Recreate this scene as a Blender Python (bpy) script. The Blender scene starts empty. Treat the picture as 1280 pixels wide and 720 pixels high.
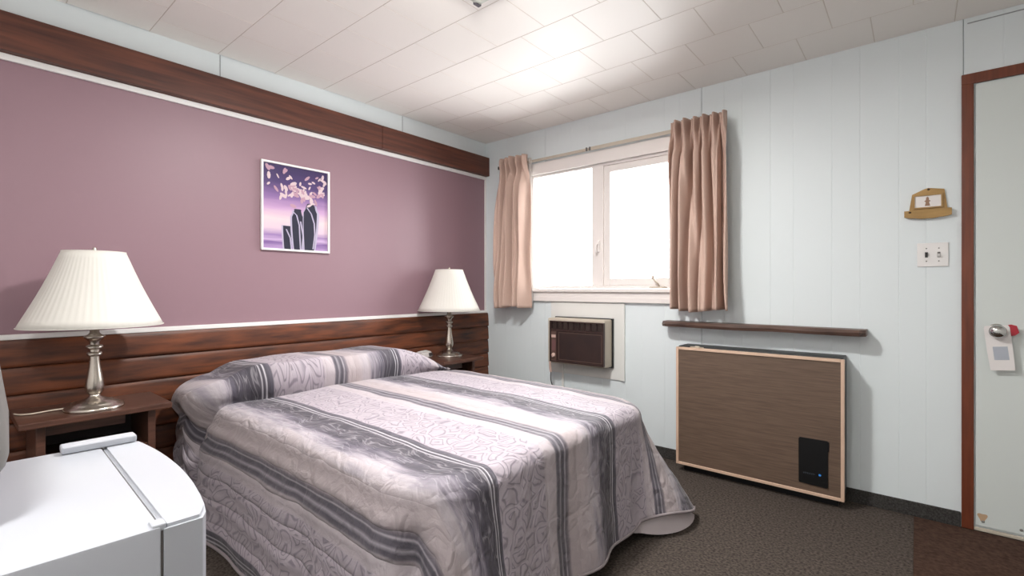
import bpy, bmesh, math, random
from mathutils import Vector, Matrix, noise
random.seed(7)
S = bpy.context.scene
COL = S.collection
PI = math.pi

# ------------------------------------------------------------------ camera
F_PX, YAW, CAM_H = 605.0, math.radians(39.9), 1.13
cam_d = bpy.data.cameras.new('camera')
cam_d.sensor_width = 36.0
cam_d.lens = 36.0 * F_PX / 1280.0
cam_d.clip_start = 0.02
cam = bpy.data.objects.new('camera', cam_d)
COL.objects.link(cam)
cam.location = (2.9167, -3.1254, CAM_H)
cam.rotation_euler = (PI / 2, 0, YAW)
S.camera = cam

# ------------------------------------------------------------------ world, light, exposure
SKY, LAMP_W, UP_W, FILL_W, EXPO = 13.5, 42.0, 6.0, 17.0, 0.18
world = bpy.data.worlds.new('overcast_sky')
S.world = world
world.use_nodes = True
bg = world.node_tree.nodes['Background']
bg.inputs['Color'].default_value = (0.985, 0.99, 1.0, 1)
bg.inputs['Strength'].default_value = SKY
S.view_settings.view_transform = 'Standard'
S.view_settings.look = 'None'
S.view_settings.gamma = 1.0
S.view_settings.exposure = EXPO
S.view_settings.use_curve_mapping = False
pl = bpy.data.lights.new('window_portal', 'AREA')
pl.shape = 'RECTANGLE'; pl.size = 1.2; pl.size_y = 0.95
pl.cycles.is_portal = True
po = bpy.data.objects.new('window_portal', pl)
po.location = (1.11, 0.10, 1.59); po.rotation_euler = (-PI / 2, 0, 0)
COL.objects.link(po)

# ------------------------------------------------------------------ materials
def lin(c):
    return tuple(((v / 255) / 12.92 if v / 255 <= 0.04045 else ((v / 255 + 0.055) / 1.055) ** 2.4) for v in c)

def mat(name, col, rough=0.5, metal=0.0, spec=0.5, noise_amt=0.0, nscale=20.0, stretch=(1, 1, 1), col2=None,
        bump=0.0, bscale=200.0, trans=0.0, emit=None, estr=0.0, detail=5.0, bstretch=None, coat=0.0):
    m = bpy.data.materials.new(name)
    m.use_nodes = True
    nt = m.node_tree; N = nt.nodes; L = nt.links
    b = N['Principled BSDF']
    c = lin(col)
    b.inputs['Base Color'].default_value = (*c, 1)
    b.inputs['Roughness'].default_value = rough
    b.inputs['Metallic'].default_value = metal
    b.inputs['Specular IOR Level'].default_value = spec
    b.inputs['Coat Weight'].default_value = coat
    tc = None
    if col2 or bump:
        tc = N.new('ShaderNodeTexCoord')
    if col2:
        mp = N.new('ShaderNodeMapping'); mp.inputs['Scale'].default_value = stretch
        nz = N.new('ShaderNodeTexNoise'); nz.inputs['Scale'].default_value = nscale; nz.inputs['Detail'].default_value = detail
        rp = N.new('ShaderNodeValToRGB')
        rp.color_ramp.elements[0].position = 0.5 - 0.22; rp.color_ramp.elements[1].position = 0.5 + 0.22
        rp.color_ramp.elements[0].color = (*c, 1); rp.color_ramp.elements[1].color = (*lin(col2), 1)
        L.new(tc.outputs['Object'], mp.inputs['Vector']); L.new(mp.outputs[0], nz.inputs['Vector'])
        L.new(nz.outputs['Fac'], rp.inputs['Fac']); L.new(rp.outputs['Color'], b.inputs['Base Color'])
    if bump:
        mp2 = N.new('ShaderNodeMapping'); mp2.inputs['Scale'].default_value = bstretch or stretch
        n2 = N.new('ShaderNodeTexNoise'); n2.inputs['Scale'].default_value = bscale; n2.inputs['Detail'].default_value = 4
        bp = N.new('ShaderNodeBump'); bp.inputs['Strength'].default_value = bump; bp.inputs['Distance'].default_value = 0.004
        L.new(tc.outputs['Object'], mp2.inputs['Vector']); L.new(mp2.outputs[0], n2.inputs['Vector'])
        L.new(n2.outputs['Fac'], bp.inputs['Height']); L.new(bp.outputs['Normal'], b.inputs['Normal'])
    if trans:
        out = N['Material Output']
        tr = N.new('ShaderNodeBsdfTranslucent'); mx = N.new('ShaderNodeMixShader')
        mx.inputs['Fac'].default_value = trans
        tr.inputs['Color'].default_value = (*c, 1)
        L.new(b.outputs[0], mx.inputs[1]); L.new(tr.outputs[0], mx.inputs[2]); L.new(mx.outputs[0], out.inputs['Surface'])
    if emit:
        b.inputs['Emission Color'].default_value = (*lin(emit), 1); b.inputs['Emission Strength'].default_value = estr
    return m

def glass_mat():
    m = bpy.data.materials.new('clear_window_glass'); m.use_nodes = True
    nt = m.node_tree; N = nt.nodes; L = nt.links
    N.remove(N['Principled BSDF'])
    t = N.new('ShaderNodeBsdfTransparent'); g = N.new('ShaderNodeBsdfGlossy'); g.inputs['Roughness'].default_value = 0.02
    f = N.new('ShaderNodeFresnel'); f.inputs['IOR'].default_value = 1.3
    x = N.new('ShaderNodeMixShader')
    L.new(f.outputs[0], x.inputs[0]); L.new(t.outputs[0], x.inputs[1]); L.new(g.outputs[0], x.inputs[2])
    L.new(x.outputs[0], N['Material Output'].inputs['Surface'])
    return m

M = {}
M['purple'] = mat('mauve_satin_paint', (146, 117, 126), 0.46, spec=0.42, bump=0.03, bscale=160)
M['white_wall'] = mat('pale_panel_paint', (228, 236, 238), 0.5, bump=0.02, bscale=60, stretch=(6, 6, 1))
M['groove'] = mat('panel_seam_gap', (150, 156, 158), 0.7)  # darker grey of the unpainted seams between panel sheets
M['back_wall'] = mat('plain_wall_paint', (236, 236, 234), 0.6)
M['ceiling'] = mat('ceiling_tile_paint', (245, 241, 235), 0.5, spec=0.3, bump=0.03, bscale=90)
M['ceiling_gap'] = mat('ceiling_tile_joint', (226, 218, 209), 0.7)
M['carpet'] = mat('speckled_brown_carpet', (50, 44, 41), 0.95, spec=0.1, col2=(100, 91, 84), nscale=95, bump=0.5, bscale=220, detail=3)
M['base_carpet'] = mat('dark_carpet_base', (46, 44, 43), 0.95, spec=0.1, col2=(78, 76, 74), nscale=140, bump=0.4, bscale=260)
M['mat'] = mat('dark_brown_door_mat', (58, 42, 35), 0.95, spec=0.1, col2=(84, 64, 54), nscale=60, bump=0.4, bscale=300)
M['wood'] = mat('red_brown_stained_wood', (48, 23, 13), 0.48, col2=(120, 64, 34), nscale=5, stretch=(9, 0.9, 7), bump=0.06, bscale=30)
M['beam'] = mat('red_brown_beam_wood', (64, 32, 23), 0.5, col2=(106, 58, 40), nscale=5, stretch=(9, 0.6, 9), bump=0.05, bscale=30)
M['night_wood'] = mat('dark_nightstand_wood', (66, 42, 34), 0.28, col2=(98, 66, 54), nscale=8, stretch=(8, 0.8, 8))
M['shelf_wood'] = mat('dark_shelf_wood', (62, 46, 40), 0.45, col2=(104, 80, 70), nscale=7, stretch=(0.8, 9, 9), bump=0.1, bscale=40)
M['door_wood'] = mat('red_brown_casing_wood', (92, 42, 24), 0.4, col2=(124, 64, 40), nscale=6, stretch=(9, 9, 0.7))
M['trim_white'] = mat('white_trim_paint', (232, 230, 228), 0.4)
M['vinyl'] = mat('white_window_vinyl', (238, 232, 228), 0.35)
M['door_paint'] = mat('pale_grey_door_paint', (216, 223, 220), 0.45, bump=0.02, bscale=20)
M['rust'] = mat('rust_stain', (190, 160, 128), 0.7)
M['glass'] = glass_mat()
M['nickel'] = mat('brushed_nickel', (196, 188, 178), 0.26, metal=1.0)
M['chrome'] = mat('chrome_metal', (200, 200, 198), 0.12, metal=1.0)
M['steel'] = mat('dull_steel', (150, 148, 144), 0.4, metal=1.0)
M['shade'] = mat('cream_pleated_fabric', (232, 229, 222), 0.85, spec=0.2, trans=0.15)
M['cord'] = mat('pale_cord', (206, 196, 178), 0.5)
M['fridge'] = mat('white_enamel', (180, 183, 190), 0.3, bump=0.015, bscale=300)
M['gasket'] = mat('grey_gasket', (118, 112, 108), 0.6)
M['grey_plastic'] = mat('grey_plastic', (112, 109, 106), 0.6)
M['dark_plastic'] = mat('dark_grey_plastic', (74, 70, 76), 0.5)
M['curtain'] = mat('dusty_pink_curtain', (208, 180, 166), 0.85, spec=0.15, trans=0.06, bump=0.05, bscale=400)
M['lining'] = mat('white_curtain_lining', (232, 228, 224), 0.85, trans=0.3)
M['ac_brown'] = mat('dark_brown_plastic', (58, 40, 36), 0.36)
M['ac_dark'] = mat('blackish_brown_grille', (38, 26, 25), 0.5, col2=(56, 38, 35), nscale=8)
M['ac_lip'] = mat('brown_bezel_edge', (96, 74, 66), 0.4)
M['ac_beige'] = mat('beige_enamel', (196, 186, 170), 0.42)
M['ac_panel'] = mat('white_painted_plywood', (230, 230, 226), 0.5)
M['pinkish'] = mat('pinkish_label', (206, 176, 164), 0.5)
M['black'] = mat('matte_black_metal', (26, 27, 29), 0.42)
M['black_plate'] = mat('black_plastic_plate', (16, 17, 19), 0.35)
M['tan_trim'] = mat('tan_wood_trim', (206, 174, 150), 0.45, col2=(220, 190, 168), nscale=8, stretch=(1, 1, 1))
M['heater_panel'] = mat('brown_woodgrain_panel', (90, 72, 60), 0.55, col2=(112, 92, 77), nscale=14, stretch=(0.6, 1, 12), bump=0.05, bscale=300)
M['blue_led'] = mat('blue_indicator', (30, 110, 190), 0.3, emit=(40, 150, 240), estr=0.25)
M['faint_mark'] = mat('faint_grey_mark', (56, 62, 70), 0.5)
M['white_plastic'] = mat('white_plastic', (236, 234, 232), 0.3)
M['toggle_dark'] = mat('dark_toggle', (44, 42, 42), 0.4)
M['plaque'] = mat('golden_brown_wood', (150, 116, 62), 0.5, col2=(178, 142, 84), nscale=12, stretch=(0.7, 4, 4))
M['card'] = mat('white_card', (236, 232, 230), 0.6)
M['card_grey'] = mat('blue_grey_print', (176, 182, 192), 0.6)
M['brown_mark'] = mat('brown_ink', (150, 116, 92), 0.6)
M['red'] = mat('red_card', (176, 42, 56), 0.5)
M['clock'] = mat('silver_white_plastic', (206, 200, 198), 0.35)
M['paper'] = mat('cream_paper', (206, 196, 176), 0.7)
M['mattress'] = mat('white_ticking', (220, 216, 212), 0.8)
M['bedframe'] = mat('dark_bed_base', (48, 42, 40), 0.7)
M['frost'] = mat('frosted_glass', (186, 190, 180), 0.3)

# ------------------------------------------------------------------ helpers
def link(name, me, m, parent=None):
    o = bpy.data.objects.new(name, me)
    COL.objects.link(o)
    for k in (m if isinstance(m, (list, tuple)) else [m]):
        me.materials.append(k)
    if parent: o.parent = parent
    return o

def obj(name, bm, m, parent=None, smooth=False, angle=40):
    bmesh.ops.recalc_face_normals(bm, faces=bm.faces)
    me = bpy.data.meshes.new(name)
    bm.to_mesh(me); bm.free()
    if smooth:
        for p in me.polygons: p.use_smooth = True
        me.set_sharp_from_angle(angle=math.radians(angle))
    return link(name, me, m, parent)

def B(): return bmesh.new()

def box(bm, a, b, bev=0.0, seg=2, mi=0, rot=None):
    """axis box from corner a to corner b"""
    c = [(a[i] + b[i]) / 2 for i in range(3)]; s = [abs(b[i] - a[i]) for i in range(3)]
    t = B()
    bmesh.ops.create_cube(t, size=1.0)
    bmesh.ops.scale(t, vec=s, verts=t.verts)
    if bev: bmesh.ops.bevel(t, geom=list(t.edges), offset=bev, segments=seg, affect='EDGES', profile=0.6)
    if rot is not None: bmesh.ops.rotate(t, cent=(0, 0, 0), matrix=rot, verts=t.verts)
    bmesh.ops.translate(t, vec=c, verts=t.verts)
    merge(bm, t, mi)
    return bm

def merge(bm, t, mi=0):
    mp = {}
    for v in t.verts: mp[v] = bm.verts.new(v.co)
    for f in t.faces:
        try:
            n = bm.faces.new([mp[v] for v in f.verts]); n.material_index = mi; n.smooth = f.smooth
        except ValueError: pass
    t.free()

def tube(bm, pts, r, n=10, mi=0, cap=True):
    pts = [Vector(p) for p in pts]
    rings = []
    for i, p in enumerate(pts):
        d = (pts[min(i + 1, len(pts) - 1)] - pts[max(i - 1, 0)]).normalized()
        up = Vector((0, 0, 1)) if abs(d.z) < 0.95 else Vector((1, 0, 0))
        a = d.cross(up).normalized(); b = d.cross(a)
        rr = r[i] if isinstance(r, (list, tuple)) else r
        rings.append([bm.verts.new(p + a * rr * math.cos(2 * PI * k / n) + b * rr * math.sin(2 * PI * k / n)) for k in range(n)])
    for i in range(len(rings) - 1):
        for k in range(n):
            f = bm.faces.new((rings[i][k], rings[i][(k + 1) % n], rings[i + 1][(k + 1) % n], rings[i + 1][k]))
            f.smooth = True; f.material_index = mi
    if cap:
        for q in (rings[0], rings[-1]):
            f = bm.faces.new(q); f.material_index = mi
    return bm

def smoothpath(pts, n=6):
    P = [Vector(p) for p in pts]; out = []
    for i in range(len(P) - 1):
        p0 = P[max(i - 1, 0)]; p1 = P[i]; p2 = P[i + 1]; p3 = P[min(i + 2, len(P) - 1)]
        for k in range(n):
            t = k / n
            out.append(0.5 * ((2 * p1) + (p2 - p0) * t + (2 * p0 - 5 * p1 + 4 * p2 - p3) * t * t + (3 * p1 - p0 - 3 * p2 + p3) * t ** 3))
    out.append(P[-1])
    return out

def lathe(bm, prof, n=40, mi=0, mtx=None, cap=True):
    rings = []
    for r, z in prof:
        ring = []
        for k in range(n):
            co = Vector((r * math.cos(2 * PI * k / n), r * math.sin(2 * PI * k / n), z))
            if mtx is not None: co = mtx @ co
            ring.append(bm.verts.new(co))
        rings.append(ring)
    for i in range(len(rings) - 1):
        for k in range(n):
            f = bm.faces.new((rings[i][k], rings[i][(k + 1) % n], rings[i + 1][(k + 1) % n], rings[i + 1][k]))
            f.smooth = True; f.material_index = mi
    if cap:
        for q in (rings[0], rings[-1]):
            f = bm.faces.new(q); f.material_index = mi
    return bm

def prism(bm, outline, a, b, axis='z', mi=0):
    """extrude a 2D outline from a to b along the axis ('z': (x,y); 'y': (x,z); 'x': (y,z))"""
    def P3(p, h):
        return {'z': (p[0], p[1], h), 'y': (p[0], h, p[1]), 'x': (h, p[0], p[1])}[axis]
    lo = [bm.verts.new(P3(p, a)) for p in outline]; hi = [bm.verts.new(P3(p, b)) for p in outline]
    n = len(outline)
    fs = [bm.faces.new(lo), bm.faces.new(hi[::-1])]
    for k in range(n): fs.append(bm.faces.new((lo[k], hi[k], hi[(k + 1) % n], lo[(k + 1) % n])))
    for f in fs: f.material_index = mi
    return bm

def frame(bm, x0, x1, z0, z1, w, y0, y1, mi=0, wb=None, wt=None, bev=0.0):
    wb = w if wb is None else wb; wt = w if wt is None else wt
    box(bm, (x0, y0, z0), (x0 + w, y1, z1), bev, mi=mi); box(bm, (x1 - w, y0, z0), (x1, y1, z1), bev, mi=mi)
    box(bm, (x0 + w, y0, z0), (x1 - w, y1, z0 + wb), bev, mi=mi); box(bm, (x0 + w, y0, z1 - wt), (x1 - w, y1, z1), bev, mi=mi)
    return bm

def thing(name, label, cat, loc=(0, 0, 0), rotz=0.0, group=None):
    o = bpy.data.objects.new(name, None); COL.objects.link(o)
    o.empty_display_size = 0.1
    o.location = loc; o.rotation_euler = (0, 0, rotz)
    o['label'] = label; o['category'] = cat
    if group: o['group'] = group
    return o

def tag(o, label, cat, group=None):
    o['label'] = label; o['category'] = cat
    if group: o['group'] = group
    return o

def struct(name, bm=None, m=None, parent=None, **k):
    if bm is None:
        o = bpy.data.objects.new(name, None); COL.objects.link(o); o.empty_display_size = 0.1
    else:
        o = obj(name, bm, m, parent, **k)
    if parent is None: o['kind'] = 'structure'
    return o

def sstep(a, b, x):
    t = max(0.0, min(1.0, (x - a) / (b - a))); return t * t * (3 - 2 * t)

# ------------------------------------------------------------------ room shell
HC, RX, RY = 2.40, 4.20, -3.62           # ceiling height, room width, back wall
WX0, WX1, WZ0, WZ1 = 0.50, 1.72, 1.125, 2.045   # window opening
bm = B(); box(bm, (-0.12, RY - 0.12, -0.1), (RX + 0.12, 0.12, 0)); struct('floor', bm, M['carpet'])

# ceiling of square tiles in running bond
bm = B(); t = 0.305; g = 0.0022
k = 0
while -t * k > RY:
    y1 = -t * k; y0 = max(-t * (k + 1), RY)
    x = (1.835 if k % 2 == 0 else 1.99) - t * 8
    while x < RX:
        xa, xb = max(x, 0), min(x + t, RX)
        if xb - xa > 0.02:
            o = [bm.verts.new((px, py, HC + 0.0014)) for px, py in ((xa, y0), (xb, y0), (xb, y1), (xa, y1))]
            i = [bm.verts.new((px, py, HC)) for px, py in ((xa + g, y0 + g), (xb - g, y0 + g), (xb - g, y1 - g), (xa + g, y1 - g))]
            bm.faces.new(i)
            for q in range(4):
                f = bm.faces.new((o[q], o[(q + 1) % 4], i[(q + 1) % 4], i[q])); f.material_index = 1
        x += t
    k += 1
box(bm, (-0.12, RY - 0.12, HC + 0.005), (RX + 0.12, 0.12, HC + 0.1))
struct('ceiling', bm, [M['ceiling'], M['ceiling_gap']])

# left (headboard) wall: mauve below, pale strip above the beam
bm = B()
box(bm, (-0.12, RY, 0), (0, 0.0, 2.19)); box(bm, (-0.12, RY, 2.19), (0, 0.0, HC + 0.004), mi=1)
for y in (-2.121, -0.9, -3.34):
    box(bm, (0, y - 0.002, 2.27), (0.0012, y + 0.002, HC), mi=2)
struct('wall_left', bm, [M['purple'], M['white_wall'], M['groove']])

# far (window) wall in vertical grooved panelling
offs = [0.0, 0.135, 0.241, 0.393, 0.511, 0.694, 0.817, 0.978, 1.082]
gro = []
for s in (-0.569, 0.651, 1.871, 3.086):
    for i, q in enumerate(offs): gro.append((s + q, i == 0))
def panel(bm, x0, x1, z0, z1):
    xs = [(x0, 0.0)]
    for gx, big in gro:
        if x0 + 0.01 < gx < x1 - 0.01:
            w, d = (0.0022, 0.006) if big else (0.003, 0.0009)
            xs += [(gx - w, 0.0), (gx - w * 0.3, d), (gx + w * 0.3, d), (gx + w, 0.0)]
    xs.append((x1, 0.0))
    lo = [bm.verts.new((x, y, z0)) for x, y in xs]; hi = [bm.verts.new((x, y, z1)) for x, y in xs]
    for i in range(len(xs) - 1):
        f = bm.faces.new((lo[i], lo[i + 1], hi[i + 1], hi[i]))
        if xs[i][1] > 0.004 and xs[i + 1][1] > 0.004: f.material_index = 1
bm = B()
panel(bm, 0, RX, 0, WZ0); panel(bm, 0, RX, WZ1, HC + 0.004)
panel(bm, 0, WX0, WZ0, WZ1); panel(bm, WX1, RX, WZ0, WZ1)
box(bm, (-0.12, 0.008, 0), (RX + 0.12, 0.12, WZ0)); box(bm, (-0.12, 0.008, WZ1), (RX + 0.12, 0.12, HC + 0.004))
box(bm, (-0.12, 0.008, WZ0), (WX0, 0.12, WZ1)); box(bm, (WX1, 0.008, WZ0), (RX + 0.12, 0.12, WZ1))
box(bm, (3.10, 0.0, 2.373), (RX, -0.003, 2.377), mi=1)
struct('wall_far', bm, [M['white_wall'], M['groove']])
bm = B(); box(bm, (RX, RY, 0), (RX + 0.12, 0, HC)); struct('wall_right', bm, M['back_wall'])
bm = B(); box(bm, (-0.12, RY - 0.12, 0), (RX + 0.12, RY, HC)); struct('wall_near', bm, M['back_wall'])

# timber beam over the mauve wall, in two lengths
bm = B(); box(bm, (0, RY, 2.107), (0.048, -1.1095, 2.268), 0.004); struct('trim_1', bm, M['beam'])
bm = B(); box(bm, (0, -1.1065, 2.107), (0.048, -0.001, 2.268), 0.004); struct('trim_2', bm, M['beam'])
# white strips framing the mauve wall
bm = B(); box(bm, (0, RY, 2.078), (0.014, -0.001, 2.106), 0.003); struct('trim_3', bm, M['trim_white'])
bm = B(); box(bm, (0, RY, 0.913), (0.022, -0.001, 0.935), 0.003); struct('trim_4', bm, M['trim_white'])
bm = B(); box(bm, (0, -0.018, 0.936), (0.012, -0.001, 2.077), 0.003); struct('trim_5', bm, M['trim_white'])
# stained lap boards below the white strip, running behind bed and nightstands
zt = 0.912
for q in range(8):
    z1 = zt - 0.1165 * q; z0 = max(z1 - 0.1155, 0.002)
    h = z1 - z0
    pr = [(0.0, z0), (0.0, z1), (0.026, z1), (0.031, z1 - 0.010), (0.033, z1 - 0.02), (0.039, z0 + 0.018), (0.038, z0 + 0.007), (0.034, z0 + 0.002), (0.028, z0)]
    bm = B()
    prism(bm, [(a, b) for a, b in pr], RY, -0.001, 'y')
    struct('trim_%d' % (6 + q), bm, M['wood'], smooth=True, angle=50)
# low dark carpet base along the window wall
bm = B(); box(bm, (0.045, -0.012, 0), (3.076, 0, 0.07), 0.003); struct('baseboard_far', bm, M['base_carpet'])

# ------------------------------------------------------------------ window
win = struct('window_1')
bm = B()   # casing on the wall face
box(bm, (WX0 - 0.055, -0.018, WZ1 - 0.005), (WX1 + 0.06, 0.0, WZ1 + 0.085), 0.003)
box(bm, (WX0 - 0.055, -0.016, WZ0), (WX0, 0.0, WZ1 - 0.006), 0.003); box(bm, (WX1, -0.016, WZ0), (WX1 + 0.06, 0.0, WZ1 - 0.006), 0.003)
obj('casing', bm, M['vinyl'], win)
bm = B(); box(bm, (WX0 - 0.02, -0.028, 1.026), (WX1 + 0.06, 0.0, 1.062), 0.004); box(bm, (WX0 - 0.02, -0.022, 1.060), (WX1 + 0.06, 0.0, 1.100), 0.004)
box(bm, (WX0 - 0.02, -0.045, 1.100), (WX1 + 0.06, 0.12, 1.124), 0.006)
obj('sill', bm, M['vinyl'], win)
bm = B()
frame(bm, WX0 + 0.001, WX1 - 0.001, WZ0 + 0.001, WZ1 - 0.001, 0.022, 0.012, 0.118, bev=0.003)
box(bm, (1.066, 0.012, WZ0 + 0.02), (1.160, 0.118, WZ1 - 0.02), 0.004)
obj('window_frame', bm, M['vinyl'], win)
bm = B(); frame(bm, 1.160, WX1 - 0.022, WZ0 + 0.023, WZ1 - 0.023, 0.050, 0.024, 0.072, bev=0.004)
sash = obj('casement_sash', bm, M['vinyl'], win)
bm = B(); box(bm, (1.208, 0.044, WZ0 + 0.071), (WX1 - 0.070, 0.050, WZ1 - 0.071)); obj('pane', bm, M['glass'], sash)
bm = B(); box(bm, (WX0 + 0.021, 0.060, WZ0 + 0.021), (1.067, 0.066, WZ1 - 0.021)); obj('pane', bm, M['glass'], win)
bm = B(); box(bm, (1.112, -0.001, 1.395), (1.136, 0.014, 1.478), 0.004)
tube(bm, smoothpath([(1.124, 0.0, 1.455), (1.122, -0.014, 1.45), (1.118, -0.022, 1.42), (1.120, -0.020, 1.385)]), [0.007] * 18 + [0.005])
obj('latch', bm, M['vinyl'], win)
bm = B(); box(bm, (1.535, -0.03, 1.126), (1.64, 0.010, 1.140), 0.004)
tube(bm, smoothpath([(1.60, -0.02, 1.140), (1.60, -0.034, 1.155), (1.585, -0.045, 1.175), (1.565, -0.04, 1.195)]), 0.006)
tube(bm, [(1.565, -0.04, 1.190), (1.563, -0.041, 1.215)], 0.008)
obj('crank_handle', bm, M['ac_beige'], win)

# ------------------------------------------------------------------ door, casing
bm = B()
box(bm, (3.079, -0.016, 0.002), (3.121, 0.0, 2.085), 0.003)
box(bm, (3.079, -0.016, 2.085), (4.10, 0.0, 2.133), 0.003)
box(bm, (4.052, -0.016, 0.002), (4.10, 0.0, 2.085), 0.003)
struct('trim_14', bm, M['door_wood'])
door = struct('door_1')
bm = B(); box(bm, (3.128, -0.012, 0.028), (4.045, -0.001, 2.078), 0.002); obj('door_slab', bm, M['door_paint'], door)
bm = B(); box(bm, (3.122, -0.016, 0.004), (4.048, -0.001, 0.018), 0.003); obj('weather_strip', bm, M['ac_beige'], door)
bm = B(); lathe(bm, [(0.0, 0.0), (0.004, 0), (0.006, 0.001), (0.003, 0.003), (0.0, 0.003)], 14, mtx=Matrix.Translation((3.152, -0.0125, 0.05)) @ Matrix.Rotation(PI / 2, 4, 'X'))
lathe(bm, [(0.0, 0.0), (0.004, 0), (0.006, 0.001), (0.003, 0.003), (0.0, 0.003)], 14, mtx=Matrix.Translation((3.275, -0.0125, 0.05)) @ Matrix.Rotation(PI / 2, 4, 'X'))
obj('door_screws', bm, M['steel'], door)
bm = B()
pts = [(3.150 + (0.014 + 0.006 * math.sin(3 * a)) * math.cos(a), 0.068 + (0.024 + 0.008 * math.cos(2 * a)) * math.sin(a)) for a in [2 * PI * i / 20 for i in range(20)]]
prism(bm, pts, -0.0126, -0.0121, 'y'); obj('rust_stain', bm, M['rust'], door)
KX, KZ = 3.196, 0.935
bm = B(); mt = Matrix.Translation((KX, -0.012, KZ)) @ Matrix.Rotation(PI / 2, 4, 'X')
lathe(bm, [(0.0, 0), (0.032, 0.0), (0.032, 0.004), (0.024, 0.009), (0.013, 0.012), (0.012, 0.026), (0.016, 0.032), (0.026, 0.040), (0.030, 0.050), (0.029, 0.060), (0.022, 0.069), (0.010, 0.073), (0.0, 0.073)], 32, mtx=mt)
obj('door_knob', bm, M['chrome'], door, smooth=True)

# ------------------------------------------------------------------ ceiling light
cl = thing('ceiling_light', 'square frosted glass ceiling light, only its corner showing at the top edge', 'light', (1.625, -1.775, HC))
bm = B(); lathe(bm, [(0.0, 0), (0.07, 0), (0.07, -0.02), (0.05, -0.035), (0.0, -0.035)], 28); obj('ceiling_pan', bm, M['chrome'], cl)
bm = B()
n = 12; G = {}
for i in range(n + 1):
    for j in range(n + 1):
        x = -0.16 + 0.32 * i / n; y = -0.16 + 0.32 * j / n
        d = max(abs(x), abs(y)) / 0.16
        for s in (0, 1): G[i, j, s] = bm.verts.new((x, y, -0.072 + 0.022 * d ** 3 + 0.006 * s))
for i in range(n):
    for j in range(n):
        bm.faces.new((G[i, j, 0], G[i + 1, j, 0], G[i + 1, j + 1, 0], G[i, j + 1, 0])); bm.faces.new((G[i, j, 1], G[i, j + 1, 1], G[i + 1, j + 1, 1], G[i + 1, j, 1]))
for i in range(n):
    for a, b in (((i, 0), (i + 1, 0)), ((i, n), (i + 1, n)), ((0, i), (0, i + 1)), ((n, i), (n, i + 1))):
        bm.faces.new((G[a[0], a[1], 0], G[b[0], b[1], 0], G[b[0], b[1], 1], G[a[0], a[1], 1]))
obj('glass_diffuser', bm, M['frost'], cl)
bm = B(); tube(bm, [(0, 0, -0.035), (0, 0, -0.078)], 0.006); lathe(bm, [(0, -0.09), (0.008, -0.088), (0.012, -0.08), (0.006, -0.073), (0, -0.073)], 14)
obj('finial', bm, M['chrome'], cl)
bm = B()
box(bm, (-0.168, 0.135, -0.054), (-0.150, 0.168, -0.040), 0.002); obj('corner_clip', bm, M['dark_plastic'], cl)
ld = bpy.data.lights.new('ceiling_bulb', 'AREA'); ld.shape = 'DISK'; ld.size = 0.28; ld.energy = LAMP_W; ld.color = (1.0, 0.985, 0.965)
lo = bpy.data.objects.new('ceiling_bulb', ld); COL.objects.link(lo); lo.parent = cl; lo.location = (0.02, -0.02, -0.095)
up = bpy.data.lights.new('added_ceiling_fill', 'POINT'); up.energy = UP_W; up.color = (1.0, 0.97, 0.93); up.shadow_soft_size = 0.03  # bare point light added below the glass to brighten the ceiling
uo = bpy.data.objects.new('added_ceiling_fill', up); COL.objects.link(uo); uo.parent = cl; uo.location = (0.02, -0.02, -0.11)
fill_cl = cl.copy(); COL.objects.link(fill_cl); fill_cl.location = (2.35, -3.38, HC); fill_cl['label'] = 'added unseen fill light, copied from the square ceiling light, behind the mini fridge'  # unseen copy of the fixture, added only as fill light for the room
for ch in list(cl.children):
    c = ch.copy(); COL.objects.link(c); c.parent = fill_cl
    if c.name.startswith('ceiling_bulb.'): c.data = ld.copy(); c.data.energy = FILL_W

# ------------------------------------------------------------------ bed
BX0, BX1, BY0, BY1 = 0.05, 1.97, -2.30, -0.78
bed = thing('bed', 'queen bed under a grey and lilac striped quilted spread between two nightstands', 'bed', ((BX0 + BX1) / 2, (BY0 + BY1) / 2, 0))
ox, oy = (BX0 + BX1) / 2, (BY0 + BY1) / 2
bm = B(); box(bm, (BX0 - ox + 0.03, BY0 - oy + 0.14, 0.30), (BX1 - ox - 0.22, BY1 - oy - 0.14, 0.52), 0.03, 3); obj('mattress', bm, M['mattress'], bed)
bm = B(); box(bm, (BX0 - ox + 0.03, BY0 - oy + 0.16, 0.0), (BX1 - ox - 0.24, BY1 - oy - 0.16, 0.30), 0.01); obj('bed_base', bm, M['bedframe'], bed)

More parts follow.
